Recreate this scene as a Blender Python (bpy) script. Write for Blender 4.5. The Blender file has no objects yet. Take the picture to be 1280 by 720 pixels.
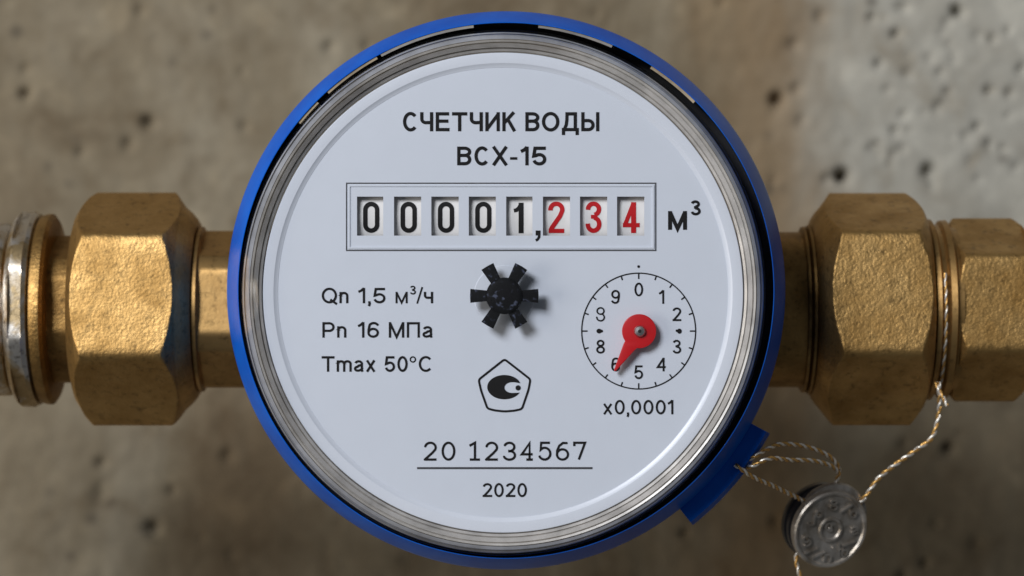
import bpy, bmesh, math, random
import numpy as np
from mathutils import Vector, Matrix, noise as mnoise

random.seed(7)
sc = bpy.context.scene
COL = sc.collection

# ---------------------------------------------------------------- camera, world, light, exposure
U = 0.000108          # metres per photo pixel in the plane of the dial
D = 0.38              # camera to dial
cam = bpy.data.cameras.new("Camera")
cam.sensor_width = 36.0
cam.lens = 36.0 * (D / U) / 1280.0
cam.clip_start = 0.01
cam.clip_end = 20.0
cam.dof.use_dof = True
cam.dof.focus_distance = D + 0.002
cam.dof.aperture_fstop = 18.0
camo = bpy.data.objects.new("Camera", cam)
COL.objects.link(camo)
camo.location = (0, -D, 0)
camo.rotation_euler = (math.radians(90), 0, 0)
sc.camera = camo

world = bpy.data.worlds.new("World")
sc.world = world
world.use_nodes = True
bg = world.node_tree.nodes["Background"]
bg.inputs[0].default_value = (0.86, 0.93, 1.0, 1)
bg.inputs[1].default_value = 0.08


def area(name, loc, target, size, power, color):
    l = bpy.data.lights.new(name, 'AREA')
    l.shape = 'RECTANGLE'
    l.size, l.size_y = size
    l.energy = power
    l.color = color
    o = bpy.data.objects.new(name, l)
    COL.objects.link(o)
    o.location = loc
    d = Vector(target) - Vector(loc)
    o.rotation_euler = d.to_track_quat('-Z', 'Y').to_euler()
    return o


area("softbox_key", (-0.62, -1.02, 0.58), (0, 0, 0), (0.44, 0.44), 16.5, (0.95, 0.97, 1.0))
area("added_fill", (-1.05, -0.60, -0.04), (0, 0.06, 0), (0.5, 0.6), 5.0, (1.0, 0.91, 0.78))  # unseen fill lamp, added at the left to brighten the lower wall

sc.view_settings.view_transform = 'Standard'
sc.view_settings.look = 'None'
sc.view_settings.gamma = 1.0
sc.view_settings.use_curve_mapping = False
sc.view_settings.exposure = 0.0
sc.render.engine = 'CYCLES'
sc.cycles.use_denoising = True
sc.cycles.caustics_refractive = False
sc.cycles.caustics_reflective = False
sc.cycles.sample_clamp_indirect = 3.0
sc.cycles.blur_glossy = 0.5


# ---------------------------------------------------------------- helpers
def P(px, py, y=0.0):
    """photo pixel + depth (metres behind the dial plane) -> world point"""
    k = U * (D + y) / D
    return Vector(((px - 640) * k, y, (360 - py) * k))


def K(y):
    return U * (D + y) / D


def link(name, me, mat=None, parent=None):
    o = bpy.data.objects.new(name, me)
    COL.objects.link(o)
    if mat is not None and me is not None and not me.materials:
        me.materials.append(mat)
    if parent is not None:
        o.parent = parent
    return o


def thing(name, label, cat, loc=(0, 0, 0), group=None):
    o = bpy.data.objects.new(name, None)
    o.empty_display_size = 0.005
    COL.objects.link(o)
    o.location = loc
    return tag(o, label, cat, group)


def tag(o, label, cat, group=None):
    o["label"] = label
    o["category"] = cat
    if group:
        o["group"] = group
    return o


def adopt(child, parent):
    """parent keeping the world place (all empties carry only a location)"""
    bpy.context.view_layer.update()
    child.parent = parent
    child.matrix_parent_inverse = parent.matrix_world.inverted()
    return child


def mesh_from(name, verts, faces, smooth=None):
    me = bpy.data.meshes.new(name)
    me.from_pydata([tuple(v) for v in verts], [], faces)
    me.update()
    bm = bmesh.new()
    bm.from_mesh(me)
    bmesh.ops.recalc_face_normals(bm, faces=bm.faces)
    bm.to_mesh(me)
    bm.free()
    if smooth is not None:
        for p in me.polygons:
            p.use_smooth = True
        me.set_sharp_from_angle(angle=math.radians(smooth))
    return me


def lathe_y(name, prof, cx, cy, seg=180, a0=0.0, a1=360.0, closed_prof=True, smooth=35, app=True):
    """revolve (apparent radius px, y mm) about the dial's own axis (parallel to Y)"""
    c = P(cx, cy, 0)
    full = abs(a1 - a0) >= 359.9
    n = seg if full else seg + 1
    verts, faces = [], []
    m = len(prof)
    for i in range(n):
        a = math.radians(a0 + (a1 - a0) * i / seg)
        ca, sa = math.cos(a), math.sin(a)
        for r, y in prof:
            y = y / 1000
            rr = r * (K(y) if app else U)
            verts.append((c.x + rr * ca, y, c.z + rr * sa))
    for i in range(seg):
        i2 = (i + 1) % n
        for j in range(m if closed_prof else m - 1):
            j2 = (j + 1) % m
            faces.append((i * m + j, i * m + j2, i2 * m + j2, i2 * m + j))
    if not full and closed_prof:
        faces.append(tuple(range(m)))
        faces.append(tuple((n - 1) * m + j for j in range(m)))
    me = mesh_from(name, verts, faces, smooth)
    bm = bmesh.new()
    bm.from_mesh(me)
    bmesh.ops.remove_doubles(bm, verts=bm.verts, dist=1e-7)
    bmesh.ops.recalc_face_normals(bm, faces=bm.faces)
    bm.to_mesh(me)
    bm.free()
    return me


HAX = 0.032           # depth of the pipe axis behind the dial


def turned_x(name, stations, axis_py, theta=0.0, seg=180, smooth=28, thread=None):
    """solid of revolution about the pipe axis: (px along the pipe, radius px, hex inradius px or None)"""
    k = K(HAX)
    zc = (360 - axis_py) * k
    verts, faces = [], []
    n = len(stations)
    p = 46.0
    for (x, r, hexr) in stations:
        for i in range(seg):
            f = 2 * math.pi * i / seg
            rr = r
            if hexr:
                s = 0.0
                for q in range(6):
                    cc = math.cos(f - math.radians(theta + 60 * q))
                    if cc > 0:
                        s += cc ** p
                hr = hexr * s ** (-1 / p)
                rr = min(r, hr)
            verts.append(((x - 640) * k, HAX - rr * k * math.cos(f), zc + rr * k * math.sin(f)))
    for j in range(n - 1):
        for i in range(seg):
            i2 = (i + 1) % seg
            faces.append((j * seg + i, j * seg + i2, (j + 1) * seg + i2, (j + 1) * seg + i))
    faces.append(tuple(range(seg)))
    faces.append(tuple((n - 1) * seg + i for i in range(seg)))
    return mesh_from(name, verts, faces, smooth)


def dense(stations, step=1.5):
    out = [stations[0]]
    for a, b in zip(stations, stations[1:]):
        d = math.hypot(b[0] - a[0], b[1] - a[1])
        m = max(1, int(d / step)) if (a[2] or b[2]) else 1
        for i in range(1, m + 1):
            t = i / m
            out.append((a[0] + (b[0] - a[0]) * t, a[1] + (b[1] - a[1]) * t, b[2]))
    return out


def fill(name, loops, y, t, mat=None, parent=None, bevel=0.0):
    """closed px loops (even-odd) -> a flat plate, front at y, t thick (metres)"""
    cu = bpy.data.curves.new(name, 'CURVE')
    cu.dimensions = '2D'
    cu.fill_mode = 'BOTH'
    cu.extrude = t / 2 - bevel
    cu.bevel_depth = bevel
    cu.bevel_resolution = 2
    if bevel:
        cu.offset = -bevel
    yc = y + t / 2
    for lp in loops:
        sp = cu.splines.new('POLY')
        sp.points.add(len(lp) - 1)
        for q, (px, py) in zip(sp.points, lp):
            w = P(px, py, yc)
            q.co = (w.x, w.z, 0, 1)
        sp.use_cyclic_u = True
    o = bpy.data.objects.new(name, cu)
    COL.objects.link(o)
    dg = bpy.context.evaluated_depsgraph_get()
    me = bpy.data.meshes.new_from_object(o.evaluated_get(dg))
    bpy.data.objects.remove(o)
    bpy.data.curves.remove(cu)
    for v in me.vertices:
        v.co = (v.co.x, yc - v.co.z, v.co.y)
    me.materials.clear()
    me.name = name
    fix_normals(me, 40 if bevel else None)
    return link(name, me, mat, parent)


def fix_normals(me, smooth=None):
    bm = bmesh.new()
    bm.from_mesh(me)
    bmesh.ops.remove_doubles(bm, verts=bm.verts, dist=2e-7)
    bmesh.ops.recalc_face_normals(bm, faces=bm.faces)
    bm.to_mesh(me)
    bm.free()
    for p_ in me.polygons:
        p_.use_smooth = bool(smooth)
    if smooth:
        me.set_sharp_from_angle(angle=math.radians(smooth))


def circ(cx, cy, rx, ry=None, n=72, a0=0.0, a1=360.0, end=False):
    ry = rx if ry is None else ry
    m = n + (1 if end else 0)
    return [(cx + rx * math.cos(math.radians(a0 + (a1 - a0) * i / n)),
             cy - ry * math.sin(math.radians(a0 + (a1 - a0) * i / n))) for i in range(m)]


INK = 0.00004


def ribbon_2d(pts, w, closed=False, cap=0):
    """list of 2D quads (left/right offsets) along a centreline"""
    n = len(pts)
    L, R = [], []
    for i in range(n):
        a = pts[(i - 1) % n] if (closed or i > 0) else None
        b = pts[i]
        c = pts[(i + 1) % n] if (closed or i < n - 1) else None
        d1 = Vector((b[0] - a[0], b[1] - a[1])).normalized() if a else None
        d2 = Vector((c[0] - b[0], c[1] - b[1])).normalized() if c else None
        if d1 is None:
            d1 = d2
        if d2 is None:
            d2 = d1
        n1 = Vector((-d1.y, d1.x))
        n2 = Vector((-d2.y, d2.x))
        mv = (n1 + n2)
        if mv.length < 1e-6:
            mv = n1
        mv.normalize()
        s = w / 2 / max(0.45, mv.dot(n1))
        L.append((b[0] + mv.x * s, b[1] + mv.y * s))
        R.append((b[0] - mv.x * s, b[1] - mv.y * s))
    return L, R


def ga(cx, cy, rx, ry, a0, a1, n=16):
    return [(cx + rx * math.cos(math.radians(a0 + (a1 - a0) * i / n)), cy + ry * math.sin(math.radians(a0 + (a1 - a0) * i / n))) for i in range(n + 1)]


def glyph(ch, k):
    """(width, strokes) of a character, cap height 1, stroke weight k"""
    h = k / 2
    o = lambda *p: (list(p), False)
    ring = lambda cx, cy, rx, ry: (ga(cx, cy, rx, ry, 0, 360, 32)[:-1], True)
    X = 0.735                                   # height of small letters
    if ch in 'СC':
        W = 0.82
        return W, [(ga(W / 2 + 0.03, 0.5, W / 2 - h, 0.515 - h, 42, 318, 26), False)]
    if ch == 'Ч':
        W = 0.70
        return W, [((([(h, 1), (h, 0.66)] + ga(h + 0.22, 0.64, 0.22, 0.19, 180, 270, 8) + [(W - h, 0.46)])), False), o((W - h, 1), (W - h, 0))]
    if ch == 'Е':
        W = 0.74
        return W, [o((h, 0), (h, 1)), o((h, 1 - h), (W - 0.02, 1 - h)), o((h, 0.53), (W - 0.06, 0.53)), o((h, h), (W, h))]
    if ch in 'ТT':
        W = 0.82
        return W, [o((0, 1 - h), (W, 1 - h)), o((W / 2, 1), (W / 2, 0))]
    if ch == 'И':
        W = 0.78
        return W, [o((h, 0), (h, 1)), o((W - h, 0), (W - h, 1)), o((h, h * 1.2), (W - h, 1 - h * 1.2))]
    if ch == 'К':
        W = 0.74
        return W, [o((h, 0), (h, 1)), o((W - h - 0.03, 1), (h, 0.42)), o((h + 0.22, 0.60), (W - h * 0.9, 0))]
    if ch == 'В':
        W = 0.76
        return W, [o((h, 0), (h, 1)), ([(h, 1 - h)] + ga(0.40, (1 + 0.53 - h) / 2, 0.27, (1 - h - 0.53) / 2, 90, -90, 12) + [(h, 0.53)], False),
                   ([(h, 0.53)] + ga(0.42, (0.53 + h) / 2, W - h - 0.42, (0.53 - h) / 2, 90, -90, 12) + [(h, h)], False)]
    if ch in 'ОO':
        W = 0.95
        return W, [ring(W / 2, 0.5, W / 2 - h, 0.515 - h)]
    if ch == 'Q':
        W = 0.95
        return W, [ring(W / 2, 0.5, W / 2 - h, 0.515 - h), o((W * 0.56, 0.24), (W - 0.01, -0.06))]
    if ch == 'Д':
        W = 0.92
        return W, [([(0.26, 1 - h), (W - 0.19, 1 - h)], False), o((W - 0.19, 1), (W - 0.19, h)),
                   ([(0.28, 1), (0.275, 0.62), (0.24, 0.34), (0.13, h)], False), o((0, h), (W, h)), o((h, k), (h, -0.2)), o((W - h, k), (W - h, -0.2))]
    if ch == 'Ы':
        W = 0.98
        return W, [o((h, 0), (h, 1)), ([(h, 0.56)] + ga(0.38, (0.56 + h) / 2, 0.26, (0.56 - h) / 2, 90, -90, 12) + [(h, h)], False), o((W - h, 0), (W - h, 1))]
    if ch == 'Х':
        W = 0.88
        return W, [o((h, 0), (W - h, 1)), o((h, 1), (W - h, 0))]
    if ch == 'М':
        W = 0.92
        return W, [o((h, 0), (h, 1)), o((W - h, 0), (W - h, 1)), o((h, 1 - h * 0.6), (W / 2, h * 0.6), (W - h, 1 - h * 0.6))]
    if ch == 'П':
        W = 0.78
        return W, [o((h, 0), (h, 1)), o((W - h, 0), (W - h, 1)), o((h, 1 - h), (W - h, 1 - h))]
    if ch in 'PР':
        W = 0.74
        return W, [o((h, 0), (h, 1)), ([(h, 1 - h)] + ga(0.42, (1 + 0.44 - h) / 2, W - h - 0.42, (1 - h - 0.44) / 2, 90, -90, 12) + [(h, 0.44)], False)]
    if ch == 'n':
        W = 0.56
        return W, [o((h, 0), (h, X)), ([(h, X - 0.26)] + ga(W / 2, X - 0.26, W / 2 - h, 0.27 - h, 180, 0, 12) + [(W - h, 0)], False)]
    if ch == 'm':
        W = 0.96
        q = (W - k) / 4
        return W, [o((h, 0), (h, X)), ([(h, X - 0.22)] + ga(h + q, X - 0.22, q, 0.23 - h, 180, 0, 10) + [(h + 2 * q, 0)], False),
                   ([(h + 2 * q, X - 0.22)] + ga(h + 3 * q, X - 0.22, q, 0.23 - h, 180, 0, 10) + [(W - h, 0)], False)]
    if ch in 'aа':
        W = 0.62
        return W, [(ga(0.30, X - 0.22, 0.25 - h * 0.6, 0.23 - h, 165, 0, 12) + [(W - h - 0.04, 0.12), (W - h, 0)], False),
                   ([(W - h - 0.05, 0.44), (0.30, 0.39)] + ga(0.24, 0.195, 0.24 - h, 0.20 - h, 95, 270, 10) + ga(0.26, 0.30, 0.28, 0.30 - h, 270, 350, 8), False)]
    if ch == 'x':
        W = 0.62
        return W, [o((h, 0), (W - h, X)), o((h, X), (W - h, 0))]
    if ch == 'м':
        W = 0.74
        return W, [o((h, 0), (h, X)), o((W - h, 0), (W - h, X)), o((h, X - h * 0.6), (W / 2, h * 0.6), (W - h, X - h * 0.6))]
    if ch == 'ч':
        W = 0.56
        return W, [([(h, X), (h, X - 0.22)] + ga(h + 0.16, X - 0.24, 0.16, 0.14, 180, 270, 8) + [(W - h, X - 0.38)], False), o((W - h, X), (W - h, 0))]
    if ch == ',':
        return 0.13, [o((0.065, 0.13), (0.065, 0.0)), o((0.085, 0.06), (0.075, -0.09), (0.03, -0.18))]
    if ch == '-':
        return 0.36, [o((0, 0.36), (0.36, 0.36))]
    if ch == '/':
        return 0.36, [o((0, -0.02), (0.36, 1.02))]
    if ch == '0':
        W = 0.66
        return W, [ring(W / 2, 0.5, W / 2 - h, 0.51 - h)]
    if ch == 'o':
        return 0.62, [ring(0.31, X / 2, 0.31 - h, X / 2 - h)]
    if ch == '1':
        W = 0.36
        return W, [o((W - h, 0), (W - h, 1)), o((0, 0.74), (0.14, 0.82), (W - h, 1 - h * 0.3))]
    if ch == '2':
        W = 0.65
        return W, [(ga(W / 2, 0.72, W / 2 - h, 0.285 - h, 172, -28, 16) + [(W * 0.62, 0.42), (h + 0.06, 0.12), (h + 0.02, h)], False), o((0, h), (W, h))]
    if ch == '3':
        W = 0.65
        return W, [(ga(W / 2 - 0.02, 0.75, W / 2 - h - 0.03, 0.26 - h, 165, -88, 14), False), (ga(W / 2, 0.27, W / 2 - h, 0.285 - h, 95, -168, 16), False),
                   o((W * 0.34, 0.53), (W * 0.55, 0.53))]
    if ch == '4':
        W = 0.70
        return W, [o((W - 0.17, 0), (W - 0.17, 1)), o((W - 0.17, 1 - h * 0.5), (h * 0.8, 0.24 + h), (W, 0.24 + h))]
    if ch == '5':
        W = 0.66
        return W, [([(W - 0.05, 1 - h), (0.13, 1 - h), (0.075, 0.50)] + ga(W / 2 - 0.01, 0.325, W / 2 - h, 0.335 - h, 128, -165, 18), False)]
    if ch == '6':
        W = 0.66
        return W, [ring(W / 2, 0.315, W / 2 - h, 0.325 - h), (ga(W / 2 + 0.03, 0.70, W / 2 - h, 0.315 - h, 20, 150, 10) + [(h + 0.005, 0.5), (h, 0.33)], False)]
    if ch == '9':
        W = 0.66
        return W, [ring(W / 2, 0.685, W / 2 - h, 0.325 - h), (ga(W / 2 - 0.03, 0.30, W / 2 - h, 0.315 - h, 200, 330, 10) + [(W - h - 0.005, 0.5), (W - h, 0.67)], False)]
    if ch == '8':
        W = 0.66
        return W, [ring(W / 2, 0.755, W / 2 - h - 0.035, 0.255 - h), ring(W / 2, 0.272, W / 2 - h, 0.282 - h)]
    if ch == 'J':
        W = 0.5
        return W, [([(W - h, 1), (W - h, 0.26)] + ga(W / 2, 0.26, W / 2 - h, 0.27 - h, 0, -170, 10), False)]
    if ch == 'V':
        return 0.8, [o((h, 1), (0.4, h), (0.8 - h, 1))]
    raise ValueError(ch)


class Ink:
    """flat ink strokes collected into one mesh, in px, with a depth function"""

    def __init__(self, depth):
        self.v, self.f, self.l, self.n = [], [], [], 0
        self.depth = depth if callable(depth) else (lambda x, y: depth)

    def stroke(self, pts, w, closed=False, round_cap=False):
        self.l += [self.n] * (len(self.v) - len(self.l))
        self.n = (self.n + 1) % 12
        L, R = ribbon_2d(pts, w, closed)
        b = len(self.v)
        n = len(pts)
        for l, r in zip(L, R):
            self.v += [l, r]
        for i in range(n if closed else n - 1):
            j = (i + 1) % n
            self.f.append((b + 2 * i, b + 2 * i + 1, b + 2 * j + 1, b + 2 * j))
        if round_cap and not closed:
            for e, nb in ((0, 1), (n - 1, n - 2)):
                d = math.atan2(pts[e][1] - pts[nb][1], pts[e][0] - pts[nb][0])
                b = len(self.v)
                m = 8
                for q in range(m + 1):
                    a = d - math.pi / 2 + math.pi * q / m
                    self.v.append((pts[e][0] + w / 2 * math.cos(a), pts[e][1] + w / 2 * math.sin(a)))
                self.f.append(tuple(range(b, b + m + 1)))

    def disc(self, cx, cy, r, ry=None):
        self.l += [self.n] * (len(self.v) - len(self.l))
        self.n = (self.n + 1) % 12
        b = len(self.v)
        pts = circ(cx, cy, r, ry, 24)
        self.v += pts
        self.f.append(tuple(range(b, b + len(pts))))

    def text(self, s, x0, x1, top, base, w):
        """monoline capitals, small letters and digits fitted to x0..x1, stroke w px"""
        H = base - top
        k = w / H
        lay, pen = [], 0.0
        for ch in s:
            W, strokes = glyph(ch, k)
            lay.append((pen, strokes))
            pen += W + 0.14
        tot = pen - 0.14
        sx = (x1 - x0) / tot
        for off, strokes in lay:
            for pts, closed in strokes:
                self.stroke([(x0 + (off + x) * sx, base - y * H) for x, y in pts], w, closed)

    def build(self, name, mat, parent=None):
        self.l += [self.n] * (len(self.v) - len(self.l))
        vs = [P(x, y, self.depth(x, y) - 1.3e-6 * l_) for (x, y), l_ in zip(self.v, self.l)]
        me = bpy.data.meshes.new(name)
        me.from_pydata([tuple(v) for v in vs], [], self.f)
        me.update()
        bm = bmesh.new()
        bm.from_mesh(me)
        for f in bm.faces:
            f.normal_update()
            if f.normal.y > 0:
                f.normal_flip()
        r = bmesh.ops.extrude_face_region(bm, geom=bm.faces[:])
        bmesh.ops.translate(bm, vec=(0, -INK, 0), verts=[e for e in r['geom'] if isinstance(e, bmesh.types.BMVert)])
        bm.to_mesh(me)
        bm.free()
        return link(name, me, mat, parent)


def cr(pts, n=8):
    """Catmull-Rom through 3D points"""
    pts = [Vector(p_) for p_ in pts]
    out = []
    for i in range(len(pts) - 1):
        p0 = pts[max(0, i - 1)]
        p1, p2 = pts[i], pts[i + 1]
        p3 = pts[min(len(pts) - 1, i + 2)]
        for q in range(n):
            t = q / n
            out.append(0.5 * ((2 * p1) + (p2 - p0) * t + (2 * p0 - 5 * p1 + 4 * p2 - p3) * t * t
                              + (3 * p1 - p0 - 3 * p2 + p3) * t ** 3))
    out.append(pts[-1])
    return out


def resample(pts, step):
    out = [pts[0].copy()]
    acc = 0.0
    for a, b in zip(pts, pts[1:]):
        d = (b - a).length
        while acc + d >= step:
            t = (step - acc) / d
            a = a + (b - a) * t
            out.append(a.copy())
            d = (b - a).length
            acc = 0.0
        acc += d
    out.append(pts[-1].copy())
    return out


def frames(pts):
    T = []
    for i in range(len(pts)):
        a, b = pts[max(0, i - 1)], pts[min(len(pts) - 1, i + 1)]
        T.append((b - a).normalized())
    n = T[0].orthogonal().normalized()
    out = []
    for t in T:
        n = (n - t * n.dot(t)).normalized()
        out.append((t, n, t.cross(n)))
    return out


def tube(name, pts, r, sides=8, smooth=60):
    fr = frames(pts)
    verts, faces = [], []
    for p_, (t, n, b) in zip(pts, fr):
        for s in range(sides):
            a = 2 * math.pi * s / sides
            verts.append(p_ + (n * math.cos(a) + b * math.sin(a)) * r)
    m = len(pts)
    for i in range(m - 1):
        for s in range(sides):
            s2 = (s + 1) % sides
            faces.append((i * sides + s, i * sides + s2, (i + 1) * sides + s2, (i + 1) * sides + s))
    faces.append(tuple(range(sides)))
    faces.append(tuple((m - 1) * sides + s for s in range(sides)))
    return mesh_from(name, verts, faces, smooth)


# ---------------------------------------------------------------- materials
def new_mat(name):
    m = bpy.data.materials.new(name)
    m.use_nodes = True
    nt = m.node_tree
    return m, nt, nt.nodes["Principled BSDF"]


def node(nt, typ, **kw):
    n = nt.nodes.new(typ)
    for k_, v in kw.items():
        if k_ in n.inputs:
            n.inputs[k_].default_value = v
        else:
            setattr(n, k_, v)
    return n


def nz(nt, scale, detail=4.0, rough=0.55, coord=None, dist=0.0):
    n = node(nt, 'ShaderNodeTexNoise')
    n.inputs['Scale'].default_value = scale
    n.inputs['Detail'].default_value = detail
    n.inputs['Roughness'].default_value = rough
    n.inputs['Distortion'].default_value = dist
    nt.links.new(coord, n.inputs['Vector'])
    return n.outputs['Fac']


def ramp(nt, fac, stops):
    r = node(nt, 'ShaderNodeValToRGB')
    els = r.color_ramp.elements
    while len(els) < len(stops):
        els.new(0.5)
    for e, (pos, c) in zip(els, stops):
        e.position = pos
        e.color = c if len(c) == 4 else (*c, 1)
    nt.links.new(fac, r.inputs['Fac'])
    return r.outputs['Color']


def mix(nt, fac, a, b, mode='MIX'):
    m = node(nt, 'ShaderNodeMix', data_type='RGBA', blend_type=mode)
    for sock, v in ((m.inputs[0], fac), (m.inputs[6], a), (m.inputs[7], b)):
        if hasattr(v, 'links') or hasattr(v, 'is_linked'):
            nt.links.new(v, sock)
        else:
            sock.default_value = v if not isinstance(v, tuple) or len(v) == 4 else (*v, 1)
    return m.outputs[2]


def bump(nt, h, strength, dist, prev=None):
    b = node(nt, 'ShaderNodeBump')
    b.inputs['Strength'].default_value = strength
    b.inputs['Distance'].default_value = dist
    nt.links.new(h, b.inputs['Height'])
    if prev is not None:
        nt.links.new(prev, b.inputs['Normal'])
    return b.outputs['Normal']


def coords(nt):
    return node(nt, 'ShaderNodeTexCoord').outputs['Object']


def simple(name, col, rough=0.5, metal=0.0, bump_scale=None, bump_d=0.00002, var=0.0, spec=0.5):
    m, nt, b = new_mat(name)
    b.inputs['Roughness'].default_value = rough
    b.inputs['Metallic'].default_value = metal
    b.inputs['Specular IOR Level'].default_value = spec
    c = coords(nt)
    if var:
        f = nz(nt, 220, 5, 0.6, c)
        nt.links.new(ramp(nt, f, [(0.3, tuple(x * (1 - var) for x in col)), (0.7, tuple(min(1, x * (1 + var)) for x in col))]),
                     b.inputs['Base Color'])
    else:
        b.inputs['Base Color'].default_value = (*col, 1)
    if bump_scale:
        nt.links.new(bump(nt, nz(nt, bump_scale, 3, 0.6, c), 0.6, bump_d), b.inputs['Normal'])
    return m


def brass_mat(name, lo, hi, grain=2300, rough=(0.42, 0.57), grime=0.6, d=0.00009, silver=None):
    m, nt, b = new_mat(name)
    c = coords(nt)
    b.inputs['Metallic'].default_value = 0.97
    big = nz(nt, 130, 6, 0.65, c)
    col = ramp(nt, big, [(0.32, lo), (0.68, hi)])
    fine = nz(nt, 900, 5, 0.7, c)
    if silver:
        sv = nz(nt, 95, 5, 0.62, c, 0.6)
        col = mix(nt, ramp(nt, sv, [(0.46, (0, 0, 0)), (0.54, (1, 1, 1))]), col, silver)
    gr = ramp(nt, fine, [(0.30, (1, 1, 1)), (0.46, (0, 0, 0))])
    gsc = node(nt, 'ShaderNodeMath', operation='MULTIPLY')
    nt.links.new(gr, gsc.inputs[0])
    gsc.inputs[1].default_value = grime
    col = mix(nt, gsc.outputs[0], col, (0.07, 0.045, 0.02))
    nt.links.new(col, b.inputs['Base Color'])
    rr = node(nt, 'ShaderNodeMapRange')
    nt.links.new(big, rr.inputs[0])
    rr.inputs[1].default_value, rr.inputs[2].default_value = 0.3, 0.7
    rr.inputs[3].default_value, rr.inputs[4].default_value = rough[1], rough[0]
    nt.links.new(rr.outputs[0], b.inputs['Roughness'])
    n1 = bump(nt, nz(nt, grain, 3, 0.6, c), 0.9, d)
    n2 = bump(nt, nz(nt, grain * 0.3, 3, 0.55, c), 0.45, d * 2.2, n1)
    nt.links.new(n2, b.inputs['Normal'])
    return m


M = {}
M['brass'] = brass_mat('cast_brass', (0.35, 0.200, 0.062), (0.58, 0.365, 0.140))
M['brass_dull'] = brass_mat('dull_brass', (0.20, 0.112, 0.036), (0.44, 0.265, 0.092), rough=(0.4, 0.6), grime=0.7)
M['brass_smooth'] = brass_mat('turned_brass', (0.36, 0.21, 0.075), (0.54, 0.335, 0.13), grain=1500, rough=(0.36, 0.5), d=0.00002)
M['nickel'] = brass_mat('worn_nickel_on_brass', (0.40, 0.29, 0.15), (0.55, 0.42, 0.25), grain=1500, rough=(0.3, 0.5),
                        d=0.00003, silver=(0.66, 0.62, 0.57), grime=0.75)
M['face'] = simple('white_dial_plastic', (0.665, 0.70, 0.77), 0.42, bump_scale=1800, bump_d=0.000004, var=0.012)
M['rim_white'] = simple('white_rim_plastic', (0.71, 0.74, 0.805), 0.3, var=0.01)
M['drum'] = simple('ivory_drum_plastic', (0.80, 0.775, 0.75), 0.45, bump_scale=900, bump_d=0.00001, var=0.04)
M['ink'] = simple('black_print', (0.008, 0.007, 0.007), 0.6, spec=0.15)
M['thin_ink'] = simple('dark_grey_print', (0.045, 0.045, 0.05), 0.55)
M['red_ink'] = simple('red_print', (0.50, 0.006, 0.010), 0.6, var=0.06, spec=0.2)
M['red'] = simple('red_pointer_plastic', (0.55, 0.008, 0.012), 0.32, bump_scale=900, bump_d=0.00001, var=0.06)
M['steel'] = simple('steel_pin', (0.55, 0.54, 0.52), 0.32, 1.0, bump_scale=1500, bump_d=0.00002)
M['steel_dark'] = simple('dark_pin_hole', (0.03, 0.028, 0.025), 0.5, 0.6)
M['grey_ring'] = simple('grey_inner_metal', (0.52, 0.49, 0.455), 0.35, 0.2, var=0.3)
M['rim_refraction'] = simple('blue_grey_refraction', (0.30, 0.31, 0.34), 0.75, var=0.3)  # blue-grey imitates the refraction seen in the cover's rim
M['black'] = simple('black_gap_shade', (0.010, 0.010, 0.012), 0.6)  # black colour stands in for the shade inside the gap
M['tab'] = simple('smoky_tab_plastic', (0.24, 0.23, 0.22), 0.35, var=0.3)
M['tan_reflection'] = simple('tan_reflection_tint', (0.36, 0.29, 0.20), 0.35, var=0.35)  # tan imitates the reflections along the gap
M['recess'] = simple('dark_counter_well', (0.05, 0.045, 0.04), 0.7)

m, nt, b = new_mat('blue_ring_plastic')
c = coords(nt)
b.inputs['Roughness'].default_value = 0.3
b.inputs['IOR'].default_value = 1.22
b.inputs['Specular IOR Level'].default_value = 0.4
nt.links.new(ramp(nt, nz(nt, 160, 5, 0.6, c), [(0.3, (0.001, 0.078, 0.46)), (0.7, (0.002, 0.118, 0.60))]), b.inputs['Base Color'])
nt.links.new(bump(nt, nz(nt, 700, 4, 0.65, c), 0.5, 0.00003), b.inputs['Normal'])
M['blue'] = m

m, nt, b = new_mat('dusty_black_plastic')
c = coords(nt)
dots = ramp(nt, nz(nt, 1500, 2, 0.5, c), [(0.60, (0.006, 0.006, 0.007)), (0.70, (0.07, 0.08, 0.12))])
nt.links.new(dots, b.inputs['Base Color'])
b.inputs['Roughness'].default_value = 0.6
b.inputs['Specular IOR Level'].default_value = 0.08
nt.links.new(bump(nt, nz(nt, 1300, 3, 0.6, c), 0.6, 0.00004), b.inputs['Normal'])
M['star'] = m

m, nt, b = new_mat('lead_seal_metal')
c = coords(nt)
b.inputs['Metallic'].default_value = 0.75
nt.links.new(ramp(nt, nz(nt, 420, 5, 0.65, c), [(0.32, (0.22, 0.185, 0.145)), (0.7, (0.54, 0.50, 0.455))]), b.inputs['Base Color'])
b.inputs['Roughness'].default_value = 0.4
nt.links.new(bump(nt, nz(nt, 900, 4, 0.65, c), 0.7, 0.00008), b.inputs['Normal'])
M['lead'] = m
M['lead_dark'] = simple('dark_seal_shell', (0.03, 0.03, 0.034), 0.3, 0.3, bump_scale=800, bump_d=0.00003)
M['copper'] = simple('copper_strand', (0.72, 0.42, 0.13), 0.45, 0.8)
M['tin'] = simple('tinned_strand', (0.88, 0.83, 0.75), 0.42, 0.7)

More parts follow.
